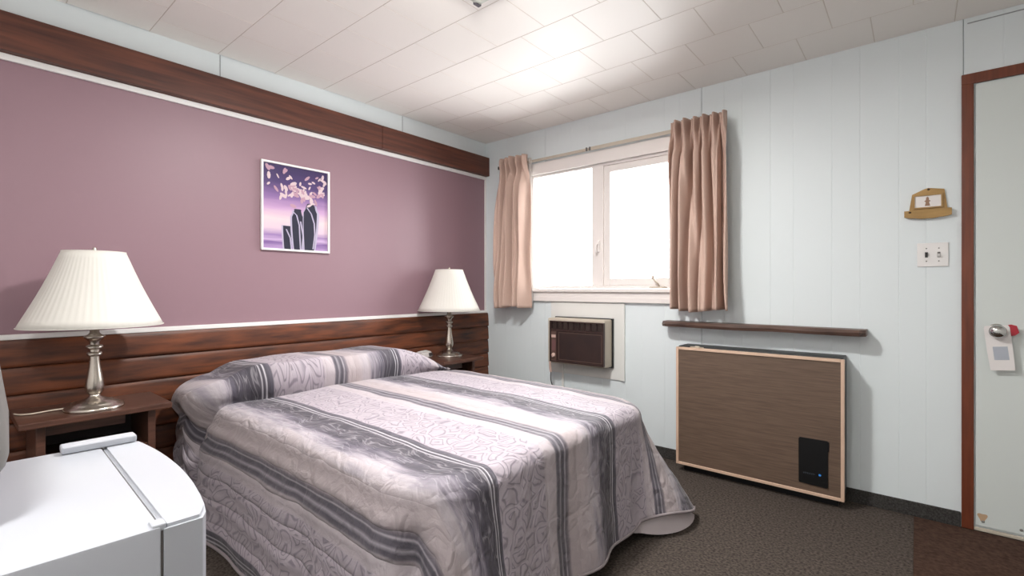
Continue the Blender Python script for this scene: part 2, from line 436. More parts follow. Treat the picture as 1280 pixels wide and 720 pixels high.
# spread material: stripes along the bed from UV.x (flat cloth across), scribble print from Voronoi cells
def spread_mat():
    m = bpy.data.materials.new('striped_quilted_spread'); m.use_nodes = True
    nt = m.node_tree; N = nt.nodes; L = nt.links; b = N['Principled BSDF']
    b.inputs['Roughness'].default_value = 0.62; b.inputs['Specular IOR Level'].default_value = 0.3
    b.inputs['Sheen Weight'].default_value = 0.15
    uv = N.new('ShaderNodeUVMap'); uv.uv_map = 'cloth'
    sep = N.new('ShaderNodeSeparateXYZ'); L.new(uv.outputs[0], sep.inputs[0])
    def math_(op, a, c=None):
        n = N.new('ShaderNodeMath'); n.operation = op
        for i, v in enumerate((a, c)):
            if v is None: continue
            if isinstance(v, (int, float)): n.inputs[i].default_value = v
            else: L.new(v, n.inputs[i])
        return n.outputs[0]
    def noise_(scale, vec, detail=3):
        n = N.new('ShaderNodeTexNoise'); n.inputs['Scale'].default_value = scale; n.inputs['Detail'].default_value = detail
        L.new(vec, n.inputs['Vector']); return n.outputs['Fac']
    def ramp(fac, els, interp='LINEAR'):
        r = N.new('ShaderNodeValToRGB'); r.color_ramp.interpolation = interp
        e = r.color_ramp.elements
        while len(e) > 1: e.remove(e[-1])
        e[0].position = els[0][0]; e[0].color = (*lin(els[0][1]), 1)
        for p, c in els[1:]:
            q = e.new(p); q.color = (*lin(c), 1)
        L.new(fac, r.inputs['Fac']); return r.outputs['Color']
    def mix(fac, a, c):
        n = N.new('ShaderNodeMix'); n.data_type = 'RGBA'
        if isinstance(fac, (int, float)): n.inputs['Factor'].default_value = fac
        else: L.new(fac, n.inputs['Factor'])
        for k, v in ((6, a), (7, c)):
            if isinstance(v, tuple): n.inputs[k].default_value = (*v, 1)
            else: L.new(v, n.inputs[k])
        return n.outputs[2]
    wob = math_('MULTIPLY', math_('SUBTRACT', noise_(3.0, uv.outputs[0], 2), 0.5), 0.034)
    s = math_('ADD', sep.outputs[0], wob)
    ph = math_('FRACT', math_('DIVIDE', math_('ADD', s, 2.045 + 0.742 * 4), 0.742))
    st = N.new('ShaderNodeMapping'); st.inputs['Scale'].default_value = (26.0, 4.0, 1.0); L.new(uv.outputs[0], st.inputs['Vector'])
    stn = noise_(1.0, st.outputs[0], 3)
    gz = math_('MULTIPLY', math_('GREATER_THAN', ph, 0.66), math_('LESS_THAN', ph, 0.93))
    ph2 = math_('ADD', ph, math_('MULTIPLY', math_('MULTIPLY', math_('SUBTRACT', stn, 0.5), gz), math_('MINIMUM', 0.30, math_('MULTIPLY', math_('SUBTRACT', 0.93, ph), 3.0))))
    LIL, PALE, BEI, DRK, MID = (176, 166, 174), (186, 176, 180), (180, 168, 169), (38, 37, 48), (120, 114, 126)
    base = ramp(ph2, [(0.0, (70, 68, 80)), (0.012, (70, 68, 80)), (0.020, LIL), (0.340, LIL), (0.355, PALE), (0.425, PALE), (0.435, (92, 88, 98)), (0.45, (62, 60, 70)),
                     (0.465, (150, 145, 152)), (0.475, (66, 64, 74)), (0.495, (70, 68, 78)), (0.505, (176, 170, 176)), (0.513, (84, 80, 90)), (0.530, (120, 112, 118)), (0.545, BEI),
                     (0.63, BEI), (0.70, (186, 177, 181)), (0.755, (152, 145, 154)), (0.81, (80, 76, 90)), (0.86, (46, 44, 56)), (0.950, DRK), (0.955, (214, 210, 216)), (0.961, DRK), (0.972, (46, 44, 56)), (0.977, (220, 216, 222)), (0.984, DRK), (1.0, (60, 58, 70))])
    # scribble print in the lilac band
    nv = N.new('ShaderNodeTexNoise'); nv.inputs['Scale'].default_value = 9.0; nv.inputs['Detail'].default_value = 1
    L.new(uv.outputs[0], nv.inputs['Vector'])
    vm = N.new('ShaderNodeVectorMath'); vm.operation = 'MULTIPLY_ADD'; vm.inputs[1].default_value = (0.10, 0.10, 0); L.new(nv.outputs['Color'], vm.inputs[0]); L.new(uv.outputs[0], vm.inputs[2])
    vo = N.new('ShaderNodeTexVoronoi'); vo.feature = 'DISTANCE_TO_EDGE'; vo.inputs['Scale'].default_value = 17.0
    L.new(vm.outputs[0], vo.inputs['Vector'])
    line = N.new('ShaderNodeMapRange'); line.inputs['From Min'].default_value = 0.025; line.inputs['From Max'].default_value = 0.055; line.inputs['To Min'].default_value = 1.0; line.inputs['To Max'].default_value = 0.0
    L.new(math_('ABSOLUTE', math_('SUBTRACT', math_('FRACT', math_('MULTIPLY', vo.outputs['Distance'], 4.0)), 0.5)), line.inputs['Value'])
    line.inputs['From Min'].default_value = 0.06; line.inputs['From Max'].default_value = 0.19
    band = math_('MULTIPLY', math_('GREATER_THAN', ph, 0.02), math_('LESS_THAN', ph, 0.345))
    sc = math_('MULTIPLY', math_('MULTIPLY', line.outputs[0], band), 0.62)
    c1 = mix(sc, base, lin((92, 86, 98)))
    # pale scribbled threads running through the fading band
    mp = N.new('ShaderNodeMapping'); mp.inputs['Scale'].default_value = (30.0, 5.0, 1.0); L.new(vm.outputs[0], mp.inputs['Vector'])
    wv = N.new('ShaderNodeTexNoise'); wv.inputs['Scale'].default_value = 1.3; wv.inputs['Detail'].default_value = 2; L.new(mp.outputs[0], wv.inputs['Vector'])
    thr = N.new('ShaderNodeMapRange'); thr.inputs['From Min'].default_value = 0.0; thr.inputs['From Max'].default_value = 0.035; thr.inputs['To Min'].default_value = 1.0; thr.inputs['To Max'].default_value = 0.0
    L.new(math_('ABSOLUTE', math_('SUBTRACT', wv.outputs['Fac'], 0.52)), thr.inputs['Value'])
    gb = math_('MULTIPLY', math_('GREATER_THAN', ph, 0.70), math_('LESS_THAN', ph, 0.95))
    c2 = mix(math_('MULTIPLY', math_('MULTIPLY', thr.outputs[0], gb), 0.40), c1, lin((190, 185, 190)))
    # mottled dye
    mt = noise_(14.0, uv.outputs[0], 4)
    c3 = mix(math_('MULTIPLY', mt, 0.35), c2, lin((150, 141, 148)))
    L.new(c3, b.inputs['Base Color'])
    bp = N.new('ShaderNodeBump'); bp.inputs['Strength'].default_value = 0.75; bp.inputs['Distance'].default_value = 0.012
    qs = math_('POWER', math_('ABSOLUTE', math_('SINE', math_('MULTIPLY', math_('ADD', s, math_('MULTIPLY', noise_(7.0, uv.outputs[0], 1), 0.03)), PI / 0.088))), 0.5)
    qn = math_('MULTIPLY', qs, math_('ADD', 0.35, math_('MULTIPLY', math_('MINIMUM', 1.0, math_('MAXIMUM', 0.0, math_('DIVIDE', math_('SUBTRACT', -2.33, sep.outputs[0]), 0.16))), 1.1)))
    bn0 = math_('ADD', math_('MULTIPLY', noise_(26.0, vm.outputs[0], 4), 0.8), math_('MULTIPLY', vo.outputs['Distance'], 0.9))
    bn = math_('ADD', bn0, qn)
    L.new(bn, bp.inputs['Height']); L.new(bp.outputs['Normal'], b.inputs['Normal'])
    return m
M['spread'] = spread_mat()

ZT = 0.585
TX0, TX1, TY0, TY1 = 0.045, 1.885, -2.225, -0.895       # flat top rectangle, before the edges roll over
RC = 0.20
def nz(x, y, z=0.0): return noise.noise(Vector((x, y, z)))
def pillow(x, y):
    if x > 0.50: return 0.0
    a = sstep(0.035, 0.20, x); b = 1 - sstep(0.40, 0.475, x)
    q = min(1.0, max(0.0, (y - (TY0 - 0.02)) / 0.16)); w = min(1.0, max(0.0, (TY1 - 0.03 - y) / 0.46))
    prof = (0.45 + 0.55 * a) * b
    mid = 1 - 0.10 * math.exp(-((y + 1.62) / 0.16) ** 2)
    return 0.160 * prof * (0.62 + 0.38 * math.sin(PI / 2 * q)) * (0.05 + 0.95 * math.sin(PI / 2 * w) ** 0.9) * mid
def topz(x, y):
    cx = (y - (TY0 + TY1) / 2) / (TY1 - TY0) * 2
    z = ZT + 0.022 * (1 - cx * cx) - 0.012 * sstep(1.4, 1.9, x)
    z += 0.008 * nz(x * 2.2, y * 2.6) + 0.0045 * nz(x * 7, y * 7, 3)
    # crease under the front of the pillow roll
    z -= 0.058 * math.exp(-((x - 0.487 - 0.012 * math.sin(5 * y)) / 0.018) ** 2)
    return z + pillow(x, y)
def shift(x, y, l):
    wx = sstep(0.045, 0.46, x) * (1 - sstep(0.487, 1.05, x))
    return -wx * (0.10 * sstep(-1.90, -2.24, y) + 0.13 * sstep(0.02, 0.28, l) * (1 if y < -1.5 else 0))
def over(x): return 0.080 * sstep(0.25, 0.42, x) * (1 - sstep(0.43, 0.487, x))
NXT, NYT = 190, 90
xs = [TX0 + (0.62 - TX0) * i / 90 for i in range(90)] + [0.62 + (TX1 - 0.62) * i / 100 for i in range(101)]
ys = [TY0 + (TY1 - TY0) * (j / NYT) for j in range(NYT + 1)]
def rounded(x, y):
    """squash the two foot corners of the rectangle to radius RC"""
    for cy, sg in ((TY0 + RC, -1), (TY1 - RC, 1)):
        if x > TX1 - RC and (y - cy) * sg > 0:
            a = (x - (TX1 - RC)) / RC; b = (y - cy) * sg / RC
            return TX1 - RC + RC * a * math.sqrt(1 - b * b / 2), cy + sg * RC * b * math.sqrt(1 - a * a / 2)
    return x, y
bm = B(); uvl = bm.loops.layers.uv.new('cloth'); uvs = {}
V = {}
for i, x in enumerate(xs):
    for j, y in enumerate(ys):
        px, py = rounded(x, y); px += over(x) + shift(x, y, 0)
        v = bm.verts.new((px - ox, py - oy, topz(x, y))); V[i, j] = v; uvs[v] = (y + (0.055 * math.sin(PI * min(1, x / 0.47)) if x < 0.47 else 0), x)
for i in range(NXT):
    for j in range(NYT):
        bm.faces.new((V[i, j], V[i + 1, j], V[i + 1, j + 1], V[i, j + 1]))
# perimeter: left side head->foot, foot left->right, right side foot->head
per = [(i, 0) for i in range(NXT)] + [(NXT, j) for j in range(NYT)] + [(i, NYT) for i in range(NXT, -1, -1)]
def outward(i, j):
    x, y = xs[i], ys[j]; px, py = rounded(x, y)
    for cy, sg in ((TY0 + RC, -1), (TY1 - RC, 1)):
        if x > TX1 - RC - 1e-6 and (y - cy) * sg > -1e-6:
            d = Vector((px - (TX1 - RC), py - cy)); d.normalize(); return d
    if j == 0: return Vector((0, -1))
    if j == NYT: return Vector((0, 1))
    return Vector((1, 0))
NQ = 44
def skirt_point(i, j, pa, l, LT, inset=0.0):
    """l: cloth length past the edge; returns xyz in the room"""
    x, y = xs[i], ys[j]; px, py = rounded(x, y); n = outward(i, j); z0 = topz(x, y)
    ro, rd = 0.062, 0.060
    arc = 0.098
    if l < arc:
        t = l / arc * PI / 2; off = ro * math.sin(t); z = z0 - rd * (1 - math.cos(t)); q = 0.0
    else:
        q = (l - arc) / (LT - arc); off = ro; z = z0 - rd - (l - arc)
    left = 1.0 if n.y < -0.98 else 0.0
    cornL = max(0.0, min(n.x, -n.y)) * 1.414; cornR = max(0.0, min(n.x, n.y)) * 1.414
    foot = max(0.0, n.x)
    flare = 0.030 + 0.030 * (1 - foot) + 0.02 * cornL + 0.23 * cornR
    if n.y > 0.98: flare *= sstep(0.5, 1.4, x)
    off += flare * q ** 1.15
    # soft hanging folds
    amp = sstep(0, 0.8, q)
    off += amp * (0.014 * math.sin(pa * 13.0 + 0.6) + 0.009 * math.sin(pa * 23.0 + 1.1)) * (0.6 + 0.4 * foot)
    # quilting puffs down the sides
    off += 0.012 * abs(math.sin(q * PI * 5.2)) * (1 - foot) * sstep(0.02, 0.1, q) + 0.005 * nz(px * 9, py * 9, z * 9) * sstep(0, 0.15, q)
    # pleat at the near foot corner
    if cornL > 0:
        ang = math.atan2(n.x, -n.y) / (PI / 2)
        off += sstep(-0.05, 0.40, q) * (-0.055 * math.exp(-((ang - 0.34) / 0.09) ** 2) + 0.022 * math.exp(-((ang - 0.58) / 0.10) ** 2) + 0.006 * math.exp(-((ang - 0.08) / 0.09) ** 2))
    # pillow roll hanging over the near side
    if n.y < -0.9:
        b = sstep(0.03, 0.12, x) * (1 - sstep(0.415, 0.475, x))
        off += 0.085 * b * sstep(0.0, 0.12, l) * (1 - 0.55 * sstep(0.12, 0.22, l)) * (1 - 0.3 * sstep(0.3, 0.5, l))
        off -= 0.035 * math.exp(-((x - 0.487) / 0.02) ** 2) * sstep(0, 0.1, l)
        px += over(x) * (1 - sstep(0, 0.15, l)) + shift(x, y, l)
    z = z - 0.0
    zmin = 0.010
    if z < zmin: z = zmin + 0.0
    return Vector((px + n.x * (off - inset), py + n.y * (off - inset), z))
prev = [V[a] for a in per]
pal = [0.0]
for k in range(1, len(per)):
    a = Vector(rounded(xs[per[k - 1][0]], ys[per[k - 1][1]])); b = Vector(rounded(xs[per[k][0]], ys[per[k][1]])); pal.append(pal[-1] + (b - a).length)
LTs = []
for (i, j) in per:
    n = outward(i, j); z0 = topz(xs[i], ys[j])
    cR = max(0.0, min(n.x, n.y)) * 1.414
    pyy = rounded(xs[i], ys[j])[1]
    LTs.append(0.098 + (z0 - 0.060) - (0.012 + 0.062 * max(0, n.x) ** 4 + 0.046 * math.exp(-((pyy + 1.03) / 0.075) ** 2) * (1 if n.x > 0.02 else 0)))
hem_pts = []
for qk in range(1, NQ + 1):
    row = []
    for k, (i, j) in enumerate(per):
        l = LTs[k] * qk / NQ
        p = skirt_point(i, j, pal[k], l, LTs[k]); n = outward(i, j)
        v = bm.verts.new((p.x - ox, p.y - oy, p.z)); row.append(v)
        base = uvs[V[i, j]]
        uvs[v] = (base[0] + n.y * l, base[1] + n.x * l)
        if qk == NQ: hem_pts.append(p)
    for k in range(len(per) - 1):
        bm.faces.new((prev[k], prev[k + 1], row[k + 1], row[k]))
    prev = row
for f in bm.faces:
    f.smooth = True
    for lp in f.loops: lp[uvl].uv = uvs[lp.vert]
spread = obj('bedspread', bm, M['spread'], bed)
sd = spread.modifiers.new('cloth_thickness', 'SOLIDIFY'); sd.thickness = 0.012; sd.offset = -1
# stitched hem binding
bm = B()
tube(bm, [(p.x - ox, p.y - oy, p.z) for p in hem_pts[::2]], 0.007, 6)
obj('hem_binding', bm, mat('hem_binding_cloth', (150, 140, 142), 0.8), spread)
# pale backing of the spread where the far foot corner curls on the floor
bm = B(); rows = []
ks = [k for k, (i, j) in enumerate(per) if outward(i, j).x > 0.15 and rounded(xs[i], ys[j])[1] > -1.20]
for a in range(13):
    row = []
    for k in ks:
        i, j = per[k]; n = outward(i, j)
        e = (k - ks[0]) / (ks[-1] - ks[0]); w = math.sin(PI * min(1, max(0, e))) ** 0.6
        f = a / 12
        p = skirt_point(i, j, pal[k], LTs[k] * (0.82 + 0.18 * f), LTs[k], 0.020)
        z = p.z + 0.012 - f * (p.z + 0.012 - 0.006) * w - (1 - w) * 0.0
        add = (0.012 * f + 0.01 * math.sin(12 * e) * f) * w - 0.008 * (1 - w)
        row.append(bm.verts.new((p.x + n.x * add - ox, p.y + n.y * add - oy, z)))
    rows.append(row)
for a in range(12):
    for k in range(len(ks) - 1):
        f = bm.faces.new((rows[a][k], rows[a][k + 1], rows[a + 1][k + 1], rows[a + 1][k])); f.smooth = True
o = obj('backing', bm, mat('pale_backing_cloth', (196, 186, 188), 0.85), bed); o['label'] = 'pale grey backing at the foot corner'

# ------------------------------------------------------------------ nightstands
def nightstand(y0, y1, depth, zt, label):
    t = thing('nightstand', label, 'nightstand', (0.042, (y0 + y1) / 2, 0), 0, 'nightstands beside the bed')
    h = (y1 - y0) / 2; d = depth - 0.042
    bm = B(); box(bm, (0.002, -h, zt - 0.024), (d, h, zt), 0.004); obj('top', bm, M['night_wood'], t)
    for s in (-1, 1):
        a, b = (-h + 0.05, -h + 0.078) if s < 0 else (h - 0.078, h - 0.05)
        bm = B(); box(bm, (0.002, a, 0.0), (d - 0.045, b, zt - 0.024), 0.003); obj('side_panel', bm, M['night_wood'], t)
    bm = B(); box(bm, (d - 0.10, -h + 0.078, zt - 0.075), (d - 0.08, h - 0.15, zt - 0.024), 0.002); obj('apron', bm, M['night_wood'], t)
    bm = B(); box(bm, (0.002, -h + 0.078, zt - 0.19), (d - 0.05, h - 0.078, zt - 0.17), 0.003); obj('shelf', bm, M['night_wood'], t)
    bm = B(); box(bm, (0.002, -h + 0.078, 0.05), (0.012, h - 0.078, zt - 0.03)); obj('back_panel', bm, M['bedframe'], t)
    return t
nightstand(-2.925, -2.445, 0.385, 0.625, 'dark wooden nightstand under the left lamp, behind the white mini fridge')
nightstand(-0.852, -0.45, 0.40, 0.612, 'dark wooden nightstand by the window wall, holding clock and right lamp')

# ------------------------------------------------------------------ lamps
def lamp(loc, label, cordpts):
    t = thing('table_lamp', label, 'lamp', loc, 0, 'matching bedside lamps')
    bm = B()
    lathe(bm, [(0.0, 0.0), (0.098, 0.0), (0.100, 0.006), (0.096, 0.014), (0.082, 0.018), (0.080, 0.024), (0.066, 0.032), (0.046, 0.038), (0.030, 0.044), (0.020, 0.052), (0.018, 0.058),
               (0.022, 0.062), (0.027, 0.070), (0.031, 0.085), (0.032, 0.100), (0.030, 0.118), (0.026, 0.140), (0.021, 0.170), (0.017, 0.205), (0.0165, 0.218), (0.025, 0.222), (0.026, 0.228), (0.025, 0.234),
               (0.017, 0.238), (0.017, 0.246), (0.027, 0.251), (0.029, 0.257), (0.027, 0.263), (0.017, 0.268), (0.018, 0.280), (0.030, 0.292), (0.036, 0.299), (0.035, 0.304), (0.022, 0.310), (0.016, 0.318), (0.015, 0.345), (0.0, 0.345)], 48)
    obj('base', bm, M['nickel'], t, smooth=True, angle=60)
    bm = B(); lathe(bm, [(0.0, 0.345), (0.016, 0.345), (0.016, 0.40), (0.013, 0.405), (0.0, 0.405)], 24); obj('socket', bm, M['steel'], t)
    bm = B(); lathe(bm, [(0.0, 0.405), (0.013, 0.406), (0.015, 0.43), (0.028, 0.46), (0.031, 0.485), (0.022, 0.51), (0.0, 0.52)], 24); obj('bulb', bm, M['white_plastic'], t, smooth=True)
    # pleated shade
    bm = B(); n = 240; rings = []
    for f, inner in [(a / 10, 0) for a in range(11)] + [(a / 10, 1) for a in range(10, -1, -1)]:
        r0 = 0.236 + (0.104 - 0.236) * f - 0.006 * math.sin(PI * f); ring = []
        for k in range(n):
            a = 2 * PI * k / n
            r = r0 - 0.003 * inner + 0.0008 * math.sin(60 * a) * (1 - 0.3 * f) * (1 - abs(2 * f - 1) ** 8)
            ring.append(bm.verts.new((r * math.cos(a), r * math.sin(a), 0.345 + 0.312 * f)))
        rings.append(ring)
    for i in range(len(rings)):
        A, Bq = rings[i], rings[(i + 1) % len(rings)]
        for k in range(n):
            f = bm.faces.new((A[k], A[(k + 1) % n], Bq[(k + 1) % n], Bq[k])); f.smooth = True
    sh = obj('lamp_shade', bm, M['shade'], t)
    for r, z in ((0.1045, 0.656), (0.2360, 0.347)):
        bm = B(); tube(bm, [(r * math.cos(2 * PI * k / 60), r * math.sin(2 * PI * k / 60), z) for k in range(61)], 0.0016, 6, cap=False)
        obj('shade_trim', bm, M['shade'], sh)
    bm = B()
    for a in (0, 2 * PI / 3, 4 * PI / 3): tube(bm, [(0, 0, 0.640), (0.103 * math.cos(a), 0.103 * math.sin(a), 0.652)], 0.002, 6)
    tube(bm, smoothpath([(0.014, 0, 0.40), (0.045, 0, 0.45), (0.045, 0, 0.58), (0, 0, 0.645), (-0.045, 0, 0.58), (-0.045, 0, 0.45), (-0.014, 0, 0.40)]), 0.002, 6)
    obj('harp', bm, M['steel'], t)
    bm = B(); lathe(bm, [(0.0, 0.640), (0.009, 0.642), (0.009, 0.650), (0.005, 0.655), (0.009, 0.664), (0.006, 0.674), (0.0, 0.677)], 18); obj('finial', bm, M['nickel'], t, smooth=True)
    if cordpts:
        bm = B(); tube(bm, smoothpath(cordpts), 0.003, 8); obj('cord', bm, M['cord'], t, smooth=True)
    return t
lamp((0.265, -2.690, 0.6255), 'nickel table lamp with cream pleated shade, on the left nightstand near the fridge',
     [(-0.05, -0.088, 0.006), (-0.06, -0.13, 0.0045), (-0.045, -0.18, 0.0045), (-0.06, -0.215, 0.0045), (-0.10, -0.229, 0.004)])
lamp((0.18, -0.600, 0.6125), 'nickel table lamp with cream pleated shade, nearest the window wall', None)

# ------------------------------------------------------------------ clock and paper on the right nightstand
t = thing('alarm_clock', 'small silver-white alarm clock on the nightstand beside the right lamp', 'clock', (0.095, -0.775, 0.6125), 0.25)
bm = B(); prism(bm, [(-0.035, 0.0), (0.04, 0.0), (0.028, 0.040), (-0.03, 0.046)], -0.062, 0.062, 'y'); bmesh.ops.bevel(bm, geom=list(bm.edges), offset=0.006, segments=2, affect='EDGES')
obj('case', bm, M['clock'], t, smooth=True)
bm = B(); box(bm, (-0.001, 0.015, -0.012), (0.001, 0.060, 0.012), 0.0006, rot=None)
bmesh.ops.rotate(bm, cent=(0, 0, 0), matrix=Matrix.Rotation(-0.29, 3, 'Y'), verts=bm.verts); bmesh.ops.translate(bm, vec=(0.0345, 0, 0.0205), verts=bm.verts)
obj('display', bm, M['toggle_dark'], t)
bm = B(); box(bm, (-0.012, -0.05, 0.043), (0.012, 0.03, 0.050), 0.002); obj('snooze_button', bm, M['white_plastic'], t)
bm = B(); box(bm, (0, 0, 0), (0.15, 0.10, 0.022), 0.002); o = obj('notepad', bm, M['paper'], None)
o.location = (0.17, -0.63, 0.4425); tag(o, 'cream paper pad lying inside the right nightstand', 'notepad')

# ------------------------------------------------------------------ mini fridge and the appliance on it
FR = thing('mini_fridge', 'white mini fridge in the near left corner of the photo', 'fridge', (2.012, -2.8975, 0), math.radians(-2.4))
hw = 0.2225
def bow(a, n=28):
    out = [(-hw, a)]
    for k in range(n + 1):
        u = -1 + 2 * k / n
        e = max(0.0, (abs(u) - 0.93) / 0.07)
        out.append((u * hw, 0.002 + 0.020 * (1 - u * u) - 0.005 * e * e))
    out.append((hw, a))
    return out
bm = B(); prism(bm, bow(-0.043), 0.035, 0.848, 'z')
bmesh.ops.bevel(bm, geom=[e for e in bm.edges if abs(e.verts[0].co.z - e.verts[1].co.z) < 1e-5], offset=0.004, segments=2, affect='EDGES')
obj('door', bm, M['fridge'], FR, smooth=True, angle=35)
bm = B(); box(bm, (-hw, -0.475, 0.03), (hw, -0.0455, 0.848), 0.004, 2); obj('body', bm, M['fridge'], FR, smooth=True, angle=35)
bm = B(); box(bm, (-hw + 0.004, -0.050, 0.045), (hw - 0.004, -0.042, 0.842)); obj('door_gasket', bm, M['gasket'], FR)
bm = B(); box(bm, (-hw - 0.002, -0.098, 0.8485), (-hw + 0.030, 0.004, 0.861), 0.004, 3); obj('hinge_cover', bm, M['fridge'], FR, smooth=True, angle=35)
bm = B(); box(bm, (hw - 0.022, -0.0545, 0.842), (hw - 0.002, -0.040, 0.8505), 0.002); obj('hinge_block', bm, M['fridge'], FR)
for sx in (-1, 1):
    for yy in (-0.44, -0.09):
        bm = B(); lathe(bm, [(0, 0), (0.018, 0), (0.018, 0.02), (0.012, 0.024), (0.012, 0.032), (0, 0.032)], 16, mtx=Matrix.Translation((sx * 0.19, yy, 0))); obj('foot', bm, M['dark_plastic'], FR)
AP = thing('small_appliance', 'grey rounded appliance on top of the white mini fridge, cut by the left photo edge', 'appliance', (1.792, -3.048, 0.8485), math.radians(-3.9))
bm = B(); box(bm, (0.01, -0.27, 0.0), (0.30, -0.008, 0.045), 0.012, 3); obj('base', bm, M['dark_plastic'], AP, smooth=True)
bm = B(); box(bm, (0.0, -0.28, 0.046), (0.31, 0.002, 0.280), 0.045, 6)
for v in bm.verts:
    t = (v.co.z - 0.046) / 0.2; v.co.y -= 0.022 * t * t * (1 if v.co.y > -0.14 else -1); v.co.x += 0.01 * t * t * (1 if v.co.x < 0.15 else -1)
obj('housing', bm, M['grey_plastic'], AP, smooth=True)

# ------------------------------------------------------------------ framed picture
PY0, PY1, PZ0, PZ1 = -1.912, -1.487, 1.352, 1.876
fr = thing('framed_picture', 'white-framed purple print of dark vases with pale flowers on the mauve wall', 'picture', (0.0, (PY0 + PY1) / 2, PZ0))
w2 = (PY1 - PY0) / 2; ph = PZ1 - PZ0
bm = B(); fw = 0.012
box(bm, (0.001, -w2, 0), (0.020, -w2 + fw, ph), 0.002); box(bm, (0.001, w2 - fw, 0), (0.020, w2, ph), 0.002)
box(bm, (0.001, -w2 + fw, 0), (0.020, w2 - fw, fw), 0.002); box(bm, (0.001, -w2 + fw, ph - fw), (0.020, w2 - fw, ph), 0.002)
obj('frame', bm, M['trim_white'], fr)
def print_mat():
    m = bpy.data.materials.new('lilac_print'); m.use_nodes = True; nt = m.node_tree; N = nt.nodes; L = nt.links; b = N['Principled BSDF']
    b.inputs['Roughness'].default_value = 0.25
    tc = N.new('ShaderNodeTexCoord'); sp = N.new('ShaderNodeSeparateXYZ'); L.new(tc.outputs['Generated'], sp.inputs[0])
    nn = N.new('ShaderNodeTexNoise'); mpp = N.new('ShaderNodeMapping'); mpp.inputs['Scale'].default_value = (1, 1.2, 14); L.new(tc.outputs['Generated'], mpp.inputs[0]); L.new(mpp.outputs[0], nn.inputs['Vector']); nn.inputs['Scale'].default_value = 1.5
    ad = N.new('ShaderNodeMath'); ad.operation = 'MULTIPLY_ADD'; ad.inputs[1].default_value = 0.08; L.new(nn.outputs['Fac'], ad.inputs[0]); L.new(sp.outputs[2], ad.inputs[2])
    r = N.new('ShaderNodeValToRGB'); L.new(ad.outputs[0], r.inputs[0]); e = r.color_ramp.elements
    e[0].position = 0.04; e[0].color = (*lin((176, 150, 190)), 1); e[1].position = 1.0; e[1].color = (*lin((66, 54, 92)), 1)
    for p, c in ((0.11, (124, 94, 150)), (0.15, (196, 170, 204)), (0.20, (150, 122, 172)), (0.28, (214, 190, 204)), (0.40, (226, 202, 206)), (0.52, (196, 160, 196)), (0.66, (138, 108, 158)), (0.82, (84, 68, 112))):
        q = e.new(p); q.color = (*lin(c), 1)
    L.new(r.outputs[0], b.inputs['Base Color']); return m
bm = B(); box(bm, (0.002, -w2 + fw, fw), (0.008, w2 - fw, ph - fw), mi=0)
def shape(pts, mi, x=0.0082):
    vs = [bm.verts.new((x, -w2 + fw + u * (2 * w2 - 2 * fw), fw + v * (ph - 2 * fw))) for u, v in pts]
    try:
        f = bm.faces.new(vs); f.material_index = mi
    except ValueError: pass
def vase(uc, wb, wt, h, lean=0.0, mi=1, x=0.0082, top=True):
    L_, R_ = [], []
    for k in range(13):
        f = k / 12
        w = wb + (wt - wb) * math.sin(PI / 2 * min(1, f * 1.25)) - (0.5 * wt * sstep(0.86, 0.97, f) if top else 0) + (0.12 * wt * (f > 0.99) if top else 0)
        c = uc + lean * f
        L_.append((c - w / 2, h * f)); R_.append((c + w / 2, h * f))
    shape(L_ + R_[::-1], mi, x)
vase(0.355, 0.13, 0.155, 0.285, -0.01, 2, 0.0081, False); vase(0.365, 0.105, 0.125, 0.28, -0.01, 1, 0.0083, False)
vase(0.51, 0.14, 0.215, 0.475, -0.005, 2, 0.0084); vase(0.515, 0.11, 0.175, 0.475, 0.0, 1, 0.0086)
vase(0.71, 0.18, 0.265, 0.56, 0.025, 2, 0.0087); vase(0.70, 0.15, 0.215, 0.56, 0.02, 1, 0.0089)
for uc, v0 in ((0.515, 0.468), (0.72, 0.552)): shape([(uc - 0.045, v0), (uc + 0.045, v0), (uc + 0.06, v0 + 0.02), (uc + 0.04, v0 + 0.03), (uc - 0.04, v0 + 0.03), (uc - 0.06, v0 + 0.02)], 1, 0.0090)
def stroke(pts, w, mi, x):
    for (a, b), (c, d) in zip(pts[:-1], pts[1:]):
        shape([(a - w, b), (a + w, b), (c + w, d), (c - w, d)], mi, x)
stroke([(0.56, 0.0), (0.55, 0.15), (0.54, 0.3), (0.50, 0.42), (0.43, 0.47)], 0.010, 2, 0.0091)
stroke([(0.60, 0.0), (0.60, 0.18), (0.56, 0.35)], 0.012, 2, 0.0091)
stroke([(0.76, 0.02), (0.79, 0.20), (0.78, 0.34), (0.73, 0.46), (0.66, 0.53)], 0.011, 2, 0.0092)
stroke([(0.42, 0.0), (0.40, 0.14), (0.34, 0.24)], 0.010, 2, 0.0092)
rnd = random.Random(4)
for k in range(85):
    if k < 50: u = rnd.gauss(0.55, 0.15); v = rnd.gauss(0.66, 0.065)
    else: u = rnd.uniform(0.05, 0.96); v = rnd.uniform(0.66, 0.97)
    u = min(0.95, max(0.05, u)); v = min(0.95, max(0.5, v)); a = rnd.uniform(0, 2 * PI); r1 = rnd.uniform(0.028, 0.062); r2 = r1 * rnd.uniform(0.3, 0.55)
    pts = []
    for q in range(8):
        tt = 2 * PI * q / 8
        dx, dz = r1 * math.cos(tt), r2 * math.sin(tt)
        pts.append((min(0.985, max(0.015, u + dx * math.cos(a) - dz * math.sin(a))), min(0.99, v + 0.8 * (dx * math.sin(a) + dz * math.cos(a)))))
    shape(pts, 3 if k % 3 else 4, 0.0094 + k * 0.00001)
obj('print', bm, [print_mat(), mat('print_dark_vase', (44, 44, 60), 0.3), mat('print_pale_edge', (176, 168, 190), 0.4), mat('print_cream_petal', (206, 184, 188), 0.4), mat('print_pink_petal', (178, 140, 156), 0.4)], fr)

